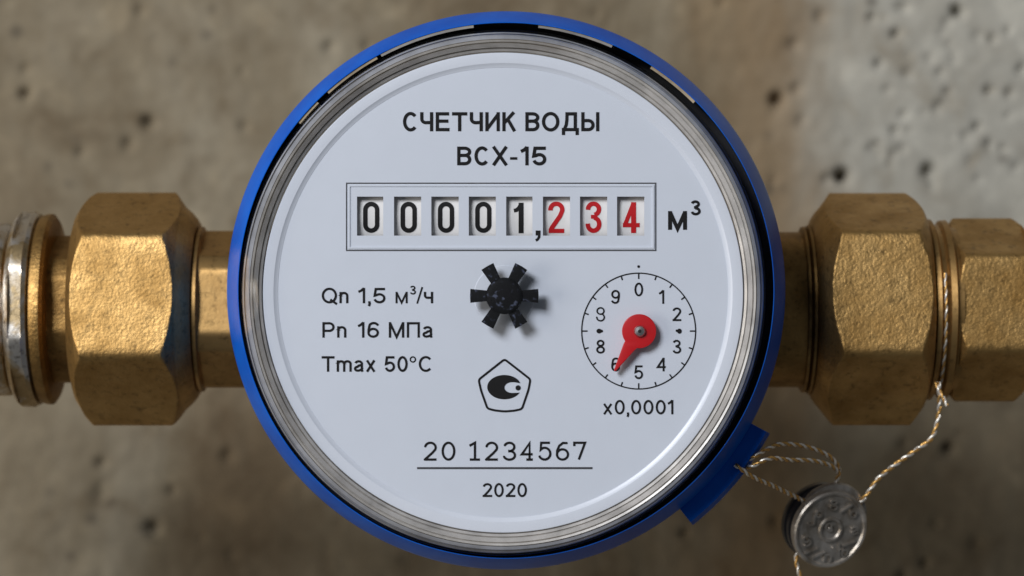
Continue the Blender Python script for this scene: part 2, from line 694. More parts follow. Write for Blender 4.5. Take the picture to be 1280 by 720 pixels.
# clear cover: thin clear moulding
m, nt, b = new_mat('clear_flat_window')
nt.nodes.remove(b)
out = nt.nodes['Material Output']
tr = node(nt, 'ShaderNodeBsdfTransparent')
tr.inputs[0].default_value = (0.985, 0.99, 1.0, 1)
gl = node(nt, 'ShaderNodeBsdfGlossy')
gl.inputs['Roughness'].default_value = 0.07
fr = node(nt, 'ShaderNodeLayerWeight')          # Schlick reflectance, the same from either side of the sheet
fr.inputs['Blend'].default_value = 0.5
p5 = node(nt, 'ShaderNodeMath', operation='POWER')
nt.links.new(fr.outputs['Facing'], p5.inputs[0])
p5.inputs[1].default_value = 5.0
sch = node(nt, 'ShaderNodeMath', operation='MULTIPLY_ADD')
nt.links.new(p5.outputs[0], sch.inputs[0])
sch.inputs[1].default_value, sch.inputs[2].default_value = 0.964, 0.036
ms = node(nt, 'ShaderNodeMixShader')
nt.links.new(sch.outputs[0], ms.inputs[0])
nt.links.new(tr.outputs[0], ms.inputs[1])
nt.links.new(gl.outputs[0], ms.inputs[2])
nt.links.new(ms.outputs[0], out.inputs['Surface'])
M['window'] = m

# concrete
m, nt, b = new_mat('stained_concrete')
c = coords(nt)
mp = node(nt, 'ShaderNodeMapping')
mp.inputs['Scale'].default_value = (1.0, 1.0, 0.45)      # stains run down the wall
nt.links.new(c, mp.inputs['Vector'])
cs = mp.outputs[0]
base = ramp(nt, nz(nt, 26, 7, 0.62, cs, 0.3), [(0.34, (0.138, 0.100, 0.058)), (0.5, (0.196, 0.160, 0.107)), (0.66, (0.262, 0.227, 0.168))])
mott = ramp(nt, nz(nt, 95, 5, 0.58, c, 0.4), [(0.28, (0.66, 0.60, 0.52)), (0.46, (0.95, 0.94, 0.92)), (0.58, (1.05, 1.05, 1.04)), (0.74, (1.40, 1.40, 1.38))])
col = mix(nt, 1.0, base, mott, 'MULTIPLY')
# rusty brown streak beside a paler grey render patch on the upper right
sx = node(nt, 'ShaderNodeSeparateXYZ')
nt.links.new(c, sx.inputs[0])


def smooth_range(v, a, bb, lo=0.0, hi=1.0):
    r_ = node(nt, 'ShaderNodeMapRange', interpolation_type='SMOOTHSTEP')
    nt.links.new(v, r_.inputs[0])
    r_.inputs[1].default_value, r_.inputs[2].default_value = a, bb
    r_.inputs[3].default_value, r_.inputs[4].default_value = lo, hi
    return r_.outputs[0]


def mth(op, a, bb):
    n_ = node(nt, 'ShaderNodeMath', operation=op)
    for s_, v in ((n_.inputs[0], a), (n_.inputs[1], bb)):
        if isinstance(v, (int, float)):
            s_.default_value = v
        else:
            nt.links.new(v, s_)
    return n_.outputs[0]


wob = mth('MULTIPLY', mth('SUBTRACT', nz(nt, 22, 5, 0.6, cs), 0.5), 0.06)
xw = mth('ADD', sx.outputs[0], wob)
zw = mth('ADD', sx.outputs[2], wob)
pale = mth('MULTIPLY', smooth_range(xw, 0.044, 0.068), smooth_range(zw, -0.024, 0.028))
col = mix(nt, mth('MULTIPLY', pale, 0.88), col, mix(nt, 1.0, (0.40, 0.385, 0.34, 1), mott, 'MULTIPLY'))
rust = mth('MULTIPLY', smooth_range(xw, 0.022, 0.042), smooth_range(xw, 0.068, 0.050))
col = mix(nt, mth('MULTIPLY', rust, 0.6), col, (0.215, 0.135, 0.062))
vor = node(nt, 'ShaderNodeTexVoronoi')
vor.inputs['Scale'].default_value = 150
nt.links.new(c, vor.inputs['Vector'])
pore = ramp(nt, vor.outputs['Distance'], [(0.10, (1, 1, 1)), (0.24, (0, 0, 0))])
pm = mth('MULTIPLY', pore, ramp(nt, nz(nt, 60, 3, 0.5, c), [(0.52, (0, 0, 0)), (0.60, (1, 1, 1))]))
col = mix(nt, mth('MULTIPLY', pm, 0.55), col, (0.06, 0.048, 0.035))
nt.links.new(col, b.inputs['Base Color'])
b.inputs['Roughness'].default_value = 0.9
n1 = bump(nt, nz(nt, 260, 6, 0.65, c), 0.4, 0.0003)
n2 = bump(nt, nz(nt, 60, 5, 0.6, c), 0.25, 0.0012, n1)
nt.links.new(n2, b.inputs['Normal'])
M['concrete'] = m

# ---------------------------------------------------------------- concrete wall behind
WY = 0.116
pits = [(1053, 220, 9, 7.0), (972, 125, 10, 4.0), (1162, 214, 10, 4.0), (1198, 15, 8, 3.0), (1135, 92, 8, 1.4), (1278, 86, 7, 1.8),
        (1222, 45, 8, 1.0), (1262, 118, 6, 1.2), (995, 112, 8, 1.3), (1002, 150, 8, 1.2), (185, 153, 9, 2.6), (32, 118, 9, 2.4),
        (160, 180, 9, 1.5), (1186, 561, 9, 3.2), (192, 660, 11, 2.4), (215, 614, 7, 1.4), (176, 14, 8, 1.0), (1170, 655, 7, 0.9),
        (1178, 40, 6, 0.8), (1220, 678, 9, 0.9), (284, 570, 10, 1.4), (1025, 20, 9, 1.3), (993, 55, 9, 1.2), (126, 618, 12, 1.2)]
rp = random.Random(21)
for _ in range(46):
    pits.append((rp.uniform(1085, 1285), rp.uniform(0, 235), rp.uniform(4.0, 6.5), rp.uniform(0.8, 2.2)))
for _ in range(44):
    pits.append((rp.uniform(0, 1280), rp.choice((rp.uniform(0, 230), rp.uniform(540, 720))), rp.uniform(4.5, 8), rp.uniform(0.7, 1.8)))
fx = np.arange(-0.108, 0.1081, 0.0007)
fz = np.arange(-0.064, 0.0641, 0.0007)
xs = np.unique(np.concatenate([np.arange(-0.45, -0.108, 0.006), fx, np.arange(0.110, 0.45, 0.006)]))
zs = np.unique(np.concatenate([np.arange(-0.34, -0.064, 0.006), fz, np.arange(0.066, 0.34, 0.006)]))
pw = [(P(a, b_, WY), r * K(WY), d / 1000) for a, b_, r, d in pits]
verts = []
for z in zs:
    for x in xs:
        h = 0.0004 * mnoise.fractal(Vector((x * 55, 3.1, z * 55)), 0.9, 2.0, 4) \
            + 0.0002 * mnoise.noise(Vector((x * 420, 9.0, z * 420)))
        for c_, r, d in pw:
            if abs(x - c_.x) > 2.5 * r:
                continue
            q = ((x - c_.x) ** 2 + (z - c_.z) ** 2) / (r * r)
            if q < 6:
                h += d * math.exp(-q * 1.6)
        verts.append((x, WY + h, z))
nx = len(xs)
faces = [(j * nx + i, j * nx + i + 1, (j + 1) * nx + i + 1, (j + 1) * nx + i) for j in range(len(zs) - 1) for i in range(nx - 1)]
me = bpy.data.meshes.new('concrete_wall')
me.from_pydata(verts, [], faces)
for p_ in me.polygons:
    p_.use_smooth = True
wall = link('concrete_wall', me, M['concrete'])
wall["kind"] = "structure"
wall["label"] = "rough stained brown concrete wall with pores behind the water meter"

# ---------------------------------------------------------------- water meter
CX, CY = 632.5, 363.0        # axis of the round housing
DX_, DY_ = 628.8, 365.8      # dial plate and cover sit a hair off that axis
VX, VY = 628.6, 365.6
AX = 386.5                   # height of the pipe axis in the photo
meter = thing('water_meter', 'round water meter with blue rim, clear cover and white dial between brass fittings', 'water meter',
              P(CX, CY, 0.052))
PARTS = []


def part(o):
    return adopt(o, meter)


# brass body and two necks
body = link('meter_body', lathe_y('meter_body', [(0, 52), (230, 52), (285, 46), (300, 38), (300, 15), (0, 15)], CX, CY, 96,
                                  closed_prof=False, app=False), M['brass_dull'])
part(body)
left_neck = turned_x('pipe_neck', dense([(238, 92, None), (239, 103, None), (243, 105, None), (247, 105, None), (249, 101, None),
                                         (251, 103, None), (255, 103, None), (257, 98, None), (258, 98, 90), (400, 98, 90)], 3.0), AX, 6)
part(link('pipe_neck', left_neck, M['brass_smooth']))
right_neck = turned_x('pipe_neck', [(870, 97, None), (1000, 97, None), (1001, 103, None), (1004, 104, None), (1006, 99, None),
                                    (1008, 105, None), (1011, 106, None), (1013, 100, None), (1015, 107, None), (1018, 107, None),
                                    (1020, 96, None), (1030, 96, None)], AX + 0.5, 0)
part(link('pipe_neck', right_neck, M['brass_dull']))

# blue snap ring with a sealing lug
ring = link('snap_ring', lathe_y('snap_ring', [(326, 24), (343, 22.5), (347.5, 20), (349, 6), (349, 4.0), (347.6, 2.8), (336.6, -1.2),
                                               (335.4, -1.6), (334.6, -1.6), (334.2, -1.2), (334.0, 5), (316, 5.2), (316, 24)],
                                 CX, CY, 240, smooth=25), M['blue'])
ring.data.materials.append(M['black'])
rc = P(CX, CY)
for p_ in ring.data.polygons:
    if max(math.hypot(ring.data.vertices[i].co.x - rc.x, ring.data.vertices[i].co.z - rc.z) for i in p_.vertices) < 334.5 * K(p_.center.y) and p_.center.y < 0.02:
        p_.material_index = 1  # inner wall of the blue ring coloured black in place of shade
part(ring)
lug = link('seal_lug', lathe_y('seal_lug', [(340, 5.4), (370, 5.4), (374, 6.4), (375, 8), (375, 17), (340, 17)], CX, CY, 20, -51.5, -28.5,
                               smooth=20), M['blue'])
adopt(lug, ring)
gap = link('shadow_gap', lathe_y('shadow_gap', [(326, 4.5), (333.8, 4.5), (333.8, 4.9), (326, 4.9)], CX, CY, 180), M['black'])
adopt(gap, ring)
for a0, a1, mt, y in ((97, 118, 'tab', -1.5), (119, 132, 'tan_reflection', -1.45), (135, 141, 'tan_reflection', -1.4), (66.5, 83, 'tab', -1.4), (45, 57, 'tan_reflection', -1.3)):  # pieces set in the gap; the tan ones are painted reflections
    t_ = link('snap_tab', lathe_y('snap_tab', [(330.8, y), (334.3, y), (334.3, y + 4), (330.8, y + 4)], CX, CY, 24, a0, a1), M[mt])
    adopt(t_, ring)

# inner grooved metal ring under the cover's shoulder
prof = [(301.3, 3.2), (301.3, -0.2), (302.0, -0.5), (305.0, -0.7), (305.5, -0.5), (306.2, -0.6), (306.8, -1.0), (312.0, -1.6), (312.5, -1.4), (313.2, -1.4),
        (313.8, -1.8), (316.4, -1.9), (316.4, 4.4), (301.3, 4.4)]
part(link('refraction_ring', lathe_y('refraction_ring', [(316.8, 4.4), (316.8, -1.5), (317.2, -1.7), (321.4, -1.6), (322.0, -1.2), (323.4, -1.1), (324.0, -1.4), (325.6, -1.2), (325.6, 4.4)],
                                 DX_, DY_, 200, smooth=20), M['rim_refraction']))  # added ring, coloured to imitate refraction through the rim
part(link('inner_ring', lathe_y('inner_ring', prof, DX_, DY_, 200, smooth=20), M['grey_ring']))

# clear cover
cov = lathe_y('clear_cover', [(0, -7.0), (281, -7.0), (281.6, -6.94), (306, -6.72), (308.5, -6.3), (325.4, -2.6), (326.4, -2.2), (328.4, -2.0), (329, -1.5), (329, 4.2),
                              (326.4, 4.2), (326.4, -1.3), (324, -1.8), (307, -5.5), (305, -5.8), (0, -6.0)],
              VX, VY, 240, closed_prof=False, smooth=12)
cov.materials.append(M['window'])
part(link('clear_cover', cov))

# dial plate with eight real windows
wins = [(446.4, 479.2), (492.6, 526.6), (539.2, 573.4), (586, 619.8), (632.7, 665.6), (678.6, 712.6), (724.9, 759), (771.2, 805.4)]
WT, WB = 245.8, 294.6
loops = [circ(DX_, DY_, 300, n=200)]
for a, b_ in wins:
    loops.append([(a, WT), (b_, WT), (b_, WB), (a, WB)])
dial = fill('dial_plate', loops, 0.0, 0.0006, M['face'])
part(dial)
rim = link('dial_rim', lathe_y('dial_rim', [(281, 0.3), (281.5, -0.04), (284, -0.12), (287, -0.32), (298, -0.42), (299.8, -0.38), (300.6, -0.1), (300.6, 1.3), (281, 1.3)],
                               DX_, DY_, 220, smooth=25), M['rim_white'])
adopt(rim, dial)
well = fill('counter_well', [[(440, 236), (812, 236), (812, 304), (440, 304)]], 0.0042, 0.0004, M['recess'])
part(well)

# printing
FD = -0.00001


def ink(name, fn, mat='ink', parent=dial, depth=FD):
    k_ = Ink(depth)
    fn(k_)
    o = k_.build(name, M[mat])
    adopt(o, parent)
    return o


ink('title_lettering', lambda k_: (k_.text('СЧЕТЧИК', 503, 645, 140.2, 164, 4.1), k_.text('ВОДЫ', 656.7, 749, 140.2, 164, 4.1)))
ink('model_lettering', lambda k_: (k_.text('ВСХ', 571.4, 635, 183.2, 206.6, 4.1), k_.stroke([(637.5, 198.0), (646.5, 198.0)], 3.2),
                                   k_.text('15', 651, 683.5, 183.2, 206.6, 4.1)))
ink('unit_lettering', lambda k_: (k_.text('М', 834.7, 859, 263.8, 287.2, 5.0), k_.text('3', 863, 876, 250.5, 269, 3.3)))
ink('decimal_comma', lambda k_: (k_.stroke([(669.5, 291.2), (675.6, 291.2)], 6.2),
                                 k_.stroke([(674.0, 292.5), (673.7, 296.5), (671.8, 299.3), (669.6, 300.6)], 3.2)))
ink('flow_lettering', lambda k_: (k_.text('Qn', 402, 435.5, 359.8, 379, 2.9), k_.text('1,5', 448, 482.3, 359.8, 379, 2.9),
                                  k_.text('м', 494.3, 509.5, 359.6, 379, 2.4), k_.text('3', 512.2, 520.0, 357.2, 368, 1.8),
                                  k_.stroke([(521.3, 379.4), (527.8, 358.8)], 2.1), k_.text('ч', 529.6, 541.5, 359.6, 379, 2.9)))
ink('pressure_lettering', lambda k_: (k_.text('Pn', 402.8, 433, 402.6, 422, 2.9), k_.text('16', 447.5, 473.8, 402.6, 422, 2.9),
                                      k_.text('МПа', 485.8, 541, 402.6, 422, 2.9)))
ink('temperature_lettering', lambda k_: (k_.text('Tmax', 402, 469.3, 445.2, 464.6, 2.9), k_.text('50', 481, 509.5, 445.2, 464.6, 2.9),
                                         k_.stroke(circ(516, 449.3, 3.2, n=20), 1.7, True), k_.text('C', 522.5, 540.5, 445.2, 464.6, 2.9)))
ink('multiplier_lettering', lambda k_: k_.text('x0,0001', 753.6, 841.7, 500, 517.8, 2.6))
ink('year_lettering', lambda k_: k_.text('2020', 603.2, 658.6, 603.9, 621.2, 2.6))


def arc(cx, cy, rx, ry, a0, a1, n=14):
    return circ(cx, cy, rx, ry, n, a0, a1, True)


def serial(k_):
    w = 2.9
    T, B = 553.4, 574.4

    def two(x):
        k_.stroke(arc(x, 559.4, 6.6, 6.0, 165, -25) + [(x + 2.2, 566.2), (x - 7.0, B)], w, round_cap=True)
        k_.stroke([(x - 7.6, B), (x + 7.6, B)], w)

    def zero(x):
        k_.stroke(circ(x, 563.9, 7.2, 10.5, 32), w, True)
    cx = [537.9, 560.5, 593.0, 614.5, 636.6, 658.6, 681.0, 702.6, 724.6]
    two(cx[0])
    zero(cx[1])
    x = cx[2]
    k_.stroke([(x - 6.2, 557.2), (x + 0.6, T), (x + 0.6, B)], w)
    k_.stroke([(x - 5.8, B), (x + 6.8, B)], w)
    two(cx[3])
    x = cx[4]
    k_.stroke(arc(x, 558.6, 6.2, 5.2, 155, -90) + arc(x, 569.1, 7.0, 5.4, 90, -160), w, round_cap=True)
    x = cx[5]
    k_.stroke([(x + 3.2, B), (x + 3.2, T + 0.4), (x - 6.4, 567.8), (x + 7.0, 567.8)], w)
    k_.stroke([(x - 0.8, B), (x + 7.2, B)], w)
    x = cx[6]
    k_.stroke([(x + 6.2, T), (x - 4.6, T), (x - 5.4, 562.2)] + arc(x - 0.4, 567.0, 7.2, 7.4, 118, -160), w)
    x = cx[7]
    k_.stroke(circ(x + 0.4, 568.0, 6.9, 6.4, 28), w, True)
    k_.stroke([(x + 5.6, T + 0.4), (x + 1, T + 0.2), (x - 3.6, 557.2), (x - 6.2, 563), (x - 6.4, 568.5)], w, round_cap=True)
    x = cx[8]
    k_.stroke([(x - 6.8, 557.6), (x - 6.8, T), (x + 6.6, T), (x - 1.2, B)], w)


ink('serial_lettering', serial)
ink('serial_underline', lambda k_: k_.stroke([(521.3, 585.1), (740.5, 585.1)], 2.5), 'thin_ink')
ink('counter_frame', lambda k_: k_.stroke([(433.2, 229), (819.6, 229), (819.6, 313), (433.2, 313)], 1.5, True), 'thin_ink')
fr_ = fill('counter_bezel', [[(435.2, 231), (817.6, 231), (817.6, 311), (435.2, 311)],
                             [(437.4, 233.2), (815.4, 233.2), (815.4, 308.8), (437.4, 308.8)]], -0.00012, 0.00014, M['face'])
adopt(fr_, dial)
ink('index_mark', lambda k_: k_.stroke([(629.5, 69.5), (629.5, 74.5)], 1.4), 'thin_ink')
ink('index_mark', lambda k_: k_.stroke([(629.5, 652), (629.5, 657)], 1.4), 'thin_ink')


# approval emblem: rounded pentagon round a crescent and a dot
def rounded(pts, r, n=5):
    out = []
    m_ = len(pts)
    for i in range(m_):
        a, b0, c0 = Vector(pts[i - 1]), Vector(pts[i]), Vector(pts[(i + 1) % m_])
        da, dc = (a - b0).normalized(), (c0 - b0).normalized()
        s, e = b0 + da * r, b0 + dc * r
        for q in range(n + 1):
            t = q / n
            p_ = s * (1 - t) ** 2 + b0 * 2 * t * (1 - t) + e * t * t
            out.append((p_.x, p_.y))
    return out


def emblem(k_):
    pent = [(630.6, 449.0), (663.0, 474.2), (660.6, 487), (652.4, 511.2), (643, 513.3), (630.6, 514.3), (618.5, 513.0), (609.2, 510.6), (601.2, 488), (598.2, 474.6)]
    k_.stroke(rounded(pent, 3.2), 2.7, True)
    k_.disc(647.6, 484.8, 3.3)


ink('approval_emblem', emblem)
outer = circ(630.4, 483.9, 21.4, 15.2, 60, 32, 334, True)
bite = [(649.5, 490.8), (641, 491.2)] + circ(640.2, 484.4, 9.6, 6.7, 24, 268, 92, True) + [(643, 477.7), (650.4, 479.1)]
em = fill('emblem_crescent', [outer + bite], FD - INK, INK, M['ink'])
adopt(em, dial)

# small dial
SX, SY = 798.3, 413.8


def subdial(k_):
    k_.stroke(circ(SX, SY, 71.2, 72.4, 120), 1.6, True)
    for i in range(20):
        a = math.radians(90 - 18 * i)
        l = 7.0 if i % 5 == 0 else 5.2
        ca, sa = math.cos(a), math.sin(a)
        k_.stroke([(SX + (71.0 - l) * ca, SY - (72.2 - l) * sa), (SX + 71.0 * ca, SY - 72.2 * sa)], 1.7)
    k_.disc(798.2, 333.2, 1.7)


ink('small_dial_scale', subdial, 'ink')


def numerals(k_):
    for ch, x, y in (('0', 798.4, 361.8), ('1', 827, 371.2), ('2', 846, 392.8), ('3', 846, 433.3), ('4', 826.6, 455.6), ('5', 798.4, 465.2),
                     ('6', 769.4, 455.6), ('8', 750.6, 433.3), ('9', 769.4, 371)):
        hw = 3.2 if ch == '1' else 5.4
        k_.text(ch, x - hw, x + hw, y - 8.5, y + 8.5, 2.4)
    x, y = 750.6, 392.8
    k_.stroke(circ(x, y - 4.1, 4.3, 4.0, 20), 1.9, True)
    k_.stroke(arc(x, y + 3.8, 4.7, 4.4, 75, -180), 1.9, round_cap=True)
    k_.disc(748.8, 413.8, 3.3, 3.0)
    k_.disc(752.0, 413.8, 1.7)
    k_.disc(849.2, 413.9, 2.9, 3.2)
    k_.disc(846.0, 413.4, 1.6)


ink('small_dial_numerals', numerals)

# number drums behind the windows
DR = 0.0082
DC = 0.0008 + DR
chars = '00001234'
zrow = P(640, 270.2, 0.0008).z


def drum_depth(px, py):
    y = 0.0008
    for _ in range(3):
        z = (360 - py) * K(y)
        y = DC - math.sqrt((DR + 0.00002) ** 2 - (z - zrow) ** 2)
    return y


for (a, b_), ch in zip(wins, chars):
    x0, x1 = P(a - 3.0, 0, 0.0008).x, P(b_ + 3.0, 0, 0.0008).x
    vs, fs = [], []
    n = 72
    xsn = [(x0, DR - 0.0003), (x0 + 0.00025, DR), (x1 - 0.00025, DR), (x1, DR - 0.0003)]
    for xx, rr in xsn:
        for i in range(n):
            t = 2 * math.pi * i / n
            vs.append((xx, DC - rr * math.cos(t), zrow + rr * math.sin(t)))
    for j in range(3):
        for i in range(n):
            fs.append((j * n + i, j * n + (i + 1) % n, (j + 1) * n + (i + 1) % n, (j + 1) * n + i))
    fs += [tuple(range(n)), tuple(3 * n + i for i in range(n))]
    d_ = link('number_drum', mesh_from('number_drum', vs, fs, 30), M['drum'])
    part(d_)
    k_ = Ink(drum_depth)
    w = 5.6
    mx = (a + b_) / 2
    T, B = 252.2, 291.0

    def sub(pts, m_=4):
        out = []
        for p_, q_ in zip(pts, pts[1:]):
            for i in range(m_):
                out.append((p_[0] + (q_[0] - p_[0]) * i / m_, p_[1] + (q_[1] - p_[1]) * i / m_))
        return out + [pts[-1]]
    if ch == '0':
        x = mx + 1.2
        hw = 7.4
        top, bot = T + w / 2 + hw, B - w / 2 - hw
        k_.stroke(arc(x, top, hw, hw, 180, 0) + sub([(x + hw, top), (x + hw, bot)], 8)[1:-1] + arc(x, bot, hw, hw, 0, -180)
                  + sub([(x - hw, bot), (x - hw, top)], 8)[1:-1], w, True)
    elif ch == '1':
        k_.stroke(sub([(642.3, 263.2), (645.5, 262.6), (648.6, 259.8), (650.4, 256.4)], 2), 4.6)
        k_.stroke(sub([(651.3, 253.4), (651.3, 291.4)], 10), 6.2)
    elif ch == '2':
        x = 695.4
        k_.stroke(arc(x, 262.0, 7.4, 7.3, 188, -22) + sub([(x + 4.6, 270), (x - 5.8, 285.0), (x - 6.8, 287.6)], 6), w)
        k_.stroke([(x - 9.6, 288.6), (x + 9.8, 288.6)], 5.2)
    elif ch == '3':
        x = 741.8
        k_.stroke(arc(x, 261.6, 6.9, 7.0, 185, -80), w)
        k_.stroke(arc(x, 280.2, 7.2, 8.2, 82, -185), w)
        k_.stroke([(x - 3.2, 270.9), (x + 3.0, 270.9)], 4.8)
    else:
        x = 788.5
        k_.stroke(sub([(x + 3.6, 253.2), (x - 7.4, 281.2)], 8), 5.2)
        k_.stroke([(x - 10, 281.4), (x + 11, 281.4)], 5.2)
        k_.stroke(sub([(x + 3.4, 252.8), (x + 3.4, 291.2)], 10), 6.2)
    adopt(k_.build('drum_digit', M['ink' if ch in '01' else 'red_ink']), d_)
    d_["label"] = ("red digit %s" if ch in '234' else "black digit %s") % ch + " on an ivory counter drum"

# black star wheel
STX, STY = 630.4, 369.8
star_pts = []
for i in range(6):
    a = math.radians(60 * i)
    ca, sa = math.cos(a), math.sin(a)
    for rr, hw in ((21, -6.6), (42.4, -8.7), (42.9, 0), (42.4, 8.7), (21, 6.6)):
        star_pts.append((STX + rr * ca - hw * sa, STY - (rr * sa + hw * ca)))
    am = math.radians(60 * i + 30)
    star_pts.append((STX + 22 * math.cos(am), STY - 22 * math.sin(am)))
star = fill('star_wheel', [star_pts], -0.0026, 0.0009, M['star'], bevel=0.0001)
part(star)
hub = link('hub', lathe_y('hub', [(0, -3.12), (17, -3.08), (21, -2.98), (22.6, -2.75), (23, -2.5), (23, -1.7), (12, -1.6), (12, -0.02)], STX, STY, 60,
                          closed_prof=False, smooth=50), M['star'])
adopt(hub, star)
adopt(link('washer', lathe_y('washer', [(0, -0.07), (37.5, -0.07), (38.2, -0.01)], STX, STY, 80, closed_prof=False), M['face']), dial)

# red pointer
tipx, tipy = 768.9, 462.6
ax_ = math.atan2(-(tipy - SY), tipx - SX)
dx, dy = math.cos(ax_), -math.sin(ax_)
nxv = (-dy, dx)
disc_ = circ(SX + 0.6, SY + 0.2, 21.4, None, 64, math.degrees(ax_) + 24, math.degrees(ax_) + 336, True)
L_ = math.hypot(tipx - SX, tipy - SY)
tail = [(SX + dx * 24 + nxv[0] * s * 7.8, SY + dy * 24 + nxv[1] * s * 7.8) for s in (1, -1)]
end = [(tipx + nxv[0] * s * 1.5, tipy + nxv[1] * s * 1.5) for s in (1, -1)]
# order: the arc ends on one side of the tail, then out to the tip and back on the other
if (Vector(disc_[-1]) - Vector(tail[0])).length > (Vector(disc_[-1]) - Vector(tail[1])).length:
    tail.reverse()
    end.reverse()
ptr = fill('pointer', [disc_ + [tail[0], end[0], (tipx + dx * 1.8, tipy + dy * 1.8), end[1], tail[1]]], -0.0014, 0.0006, M['red'], bevel=0.00008)
part(ptr)
adopt(link('pivot', lathe_y('pivot', [(0, -1.75), (2.0, -1.75), (2.4, -2.0), (5.8, -1.95), (7.2, -1.7), (7.4, -1.2), (5, -1.0), (5, -0.02)], SX + 0.7, SY, 40,
                            closed_prof=False, smooth=40), M['steel']), ptr)
adopt(link('pivot_hole', lathe_y('pivot_hole', [(0, -1.86), (2.3, -1.86), (2.3, -1.7)], SX + 0.7, SY, 20, closed_prof=False), M['steel_dark']), ptr)

# ---------------------------------------------------------------- brass fittings
nutL = link('union_nut', turned_x('union_nut', dense([
    (99, 96, None), (99, 113, 129), (101, 120, 129), (106, 128, 129), (112, 138, 129), (121, 148, 129), (214, 150, 129), (221, 143, 129),
    (227, 134, 129), (232, 127, 129), (240, 120, None), (246, 113, None), (249, 108, None), (249, 94, None)]), AX - 1, 7.5, seg=240), M['brass'])
tag(nutL, 'big brass hex union nut beside the worn silvery coupling', 'nut', 'brass union nuts on either side of the meter')
nutR = link('union_nut', turned_x('union_nut', dense([
    (1012, 94, None), (1012, 106, None), (1014, 112, None), (1019, 120, None), (1026, 128, 129), (1032, 136, 129), (1040, 148, 129),
    (1131, 150, 129), (1141, 138, 129), (1149, 127, 129), (1153, 118, None), (1153, 96, None)]), AX - 1, 9.0, seg=240), M['brass'])
tag(nutR, 'big brass hex union nut with the wire-wrapped collar at its end', 'nut', 'brass union nuts on either side of the meter')

coupL = thing('pipe_coupling', 'worn silvery brass pipe coupling with grooved collars screwed into a big hex nut', 'coupling',
              ((0 - 640) * K(HAX), HAX, (360 - AX) * K(HAX)))
for nm, st, th, mt in (
        ('pipe', dense([(-330, 108, None), (14, 108, None), (18, 106, None), (21, 100, None), (24, 100, None)]), 0, 'nickel'),
        ('collar', dense([(23, 90, None), (23, 112, None), (26, 118, None), (30, 121.5, None), (31, 122, 114), (45, 122, 114), (46, 121, None), (51, 119, None), (53, 111, None), (54, 90, None)], 2), 4, 'nickel'),
        ('collar', [(52, 88, None), (52, 113, None), (55, 117, None), (62, 119, None), (67, 119, None), (71, 113, None), (72, 88, None)], 0, 'brass_dull'),
        ('neck', dense([(70, 92, None), (72, 92, 86), (104, 92, 86)], 4), 4, 'brass_dull')):
    adopt(link(nm, turned_x(nm, st, AX, th), M[mt]), coupL)

fitR = thing('hex_adapter', 'smaller brass hex adapter with the twisted seal wire round its collar', 'pipe fitting',
             ((1200 - 640) * K(HAX), HAX, (360 - AX) * K(HAX)))
for nm, st, th, mt in (
        ('collar', [(1148, 90, None), (1148, 104, None), (1153, 104, None), (1156, 112, None), (1161, 113, None), (1164, 107, None), (1170, 106, None), (1173, 111, None),
                    (1180, 112, None), (1183, 104, None), (1190, 104, None)], 0, 'brass_smooth'),
        ('hex_body', dense([(1184, 88, None), (1184, 100, None), (1187, 108, 101), (1194, 117, 101), (1262, 118, 101), (1272, 108, 101), (1279, 100, None), (1279, 80, None)]), 5, 'brass'),
        ('pipe', [(1277, 88, None), (1279, 96, None), (1620, 96, None)], 0, 'brass_dull')):
    adopt(link(nm, turned_x(nm, st, AX + 0.5, th), M[mt]), fitR)

# ---------------------------------------------------------------- lead seal
SEALY = 0.020
sc_ = P(1038, 662, SEALY)
sk = K(SEALY)
seal = thing('wire_seal', 'round grey metal seal with raised rim and stamped marks hanging from twisted wires', 'seal', sc_)
axis = Vector((0.33, -0.90, -0.25)).normalized()      # out of the stamped face
rot = Vector((0, -1, 0)).rotation_difference(axis).to_matrix()


def seal_local(x, y, d):
    """x right, y up in px on the stamped face, d mm in front of it -> local point"""
    return rot @ Vector((x * sk, -d / 1000, y * sk))


def seal_lathe(name, prof, mat, seg=96, off=(0, 0)):
    vs, fs = [], []
    m_ = len(prof)
    for i in range(seg):
        a = 2 * math.pi * i / seg
        for r, d in prof:
            vs.append(seal_local(off[0] + r * math.cos(a), off[1] + r * math.sin(a), d))
    for i in range(seg):
        i2 = (i + 1) % seg
        for j in range(m_ - 1):
            fs.append((i * m_ + j, i * m_ + j + 1, i2 * m_ + j + 1, i2 * m_ + j))
    me_ = mesh_from(name, vs, fs, 35)
    fix_normals(me_, 35)
    return link(name, me_, M[mat], seal)


seal_lathe('stamped_face', [(0, -0.02), (11, 0.0), (13, 0.3), (15.5, 0.3), (17, 0.0), (40, -0.02), (44, 0.0), (46, 0.28), (48.5, 0.34), (50.5, 0.1), (51, -0.5), (50, -1.1), (46, -1.2), (0, -1.2)], 'lead')
seal_lathe('shell', [(0, -1.1), (45, -1.1), (46.5, -1.5), (46, -2.0), (49, -2.1), (49.5, -2.7), (47, -2.8), (47, -3.3), (50, -3.4), (50, -4.3), (47, -4.9), (0, -4.9)], 'lead_dark')
seal_lathe('cap_flange', [(0, -0.9), (42, -0.9), (47, -1.0), (48, -1.6), (46, -2.2), (0, -2.2)], 'lead', off=(7, 9))
seal_lathe('centre_boss', [(0, 0.3), (2.5, 0.26), (4, 0.1), (4.6, -0.05)], 'lead', 24)
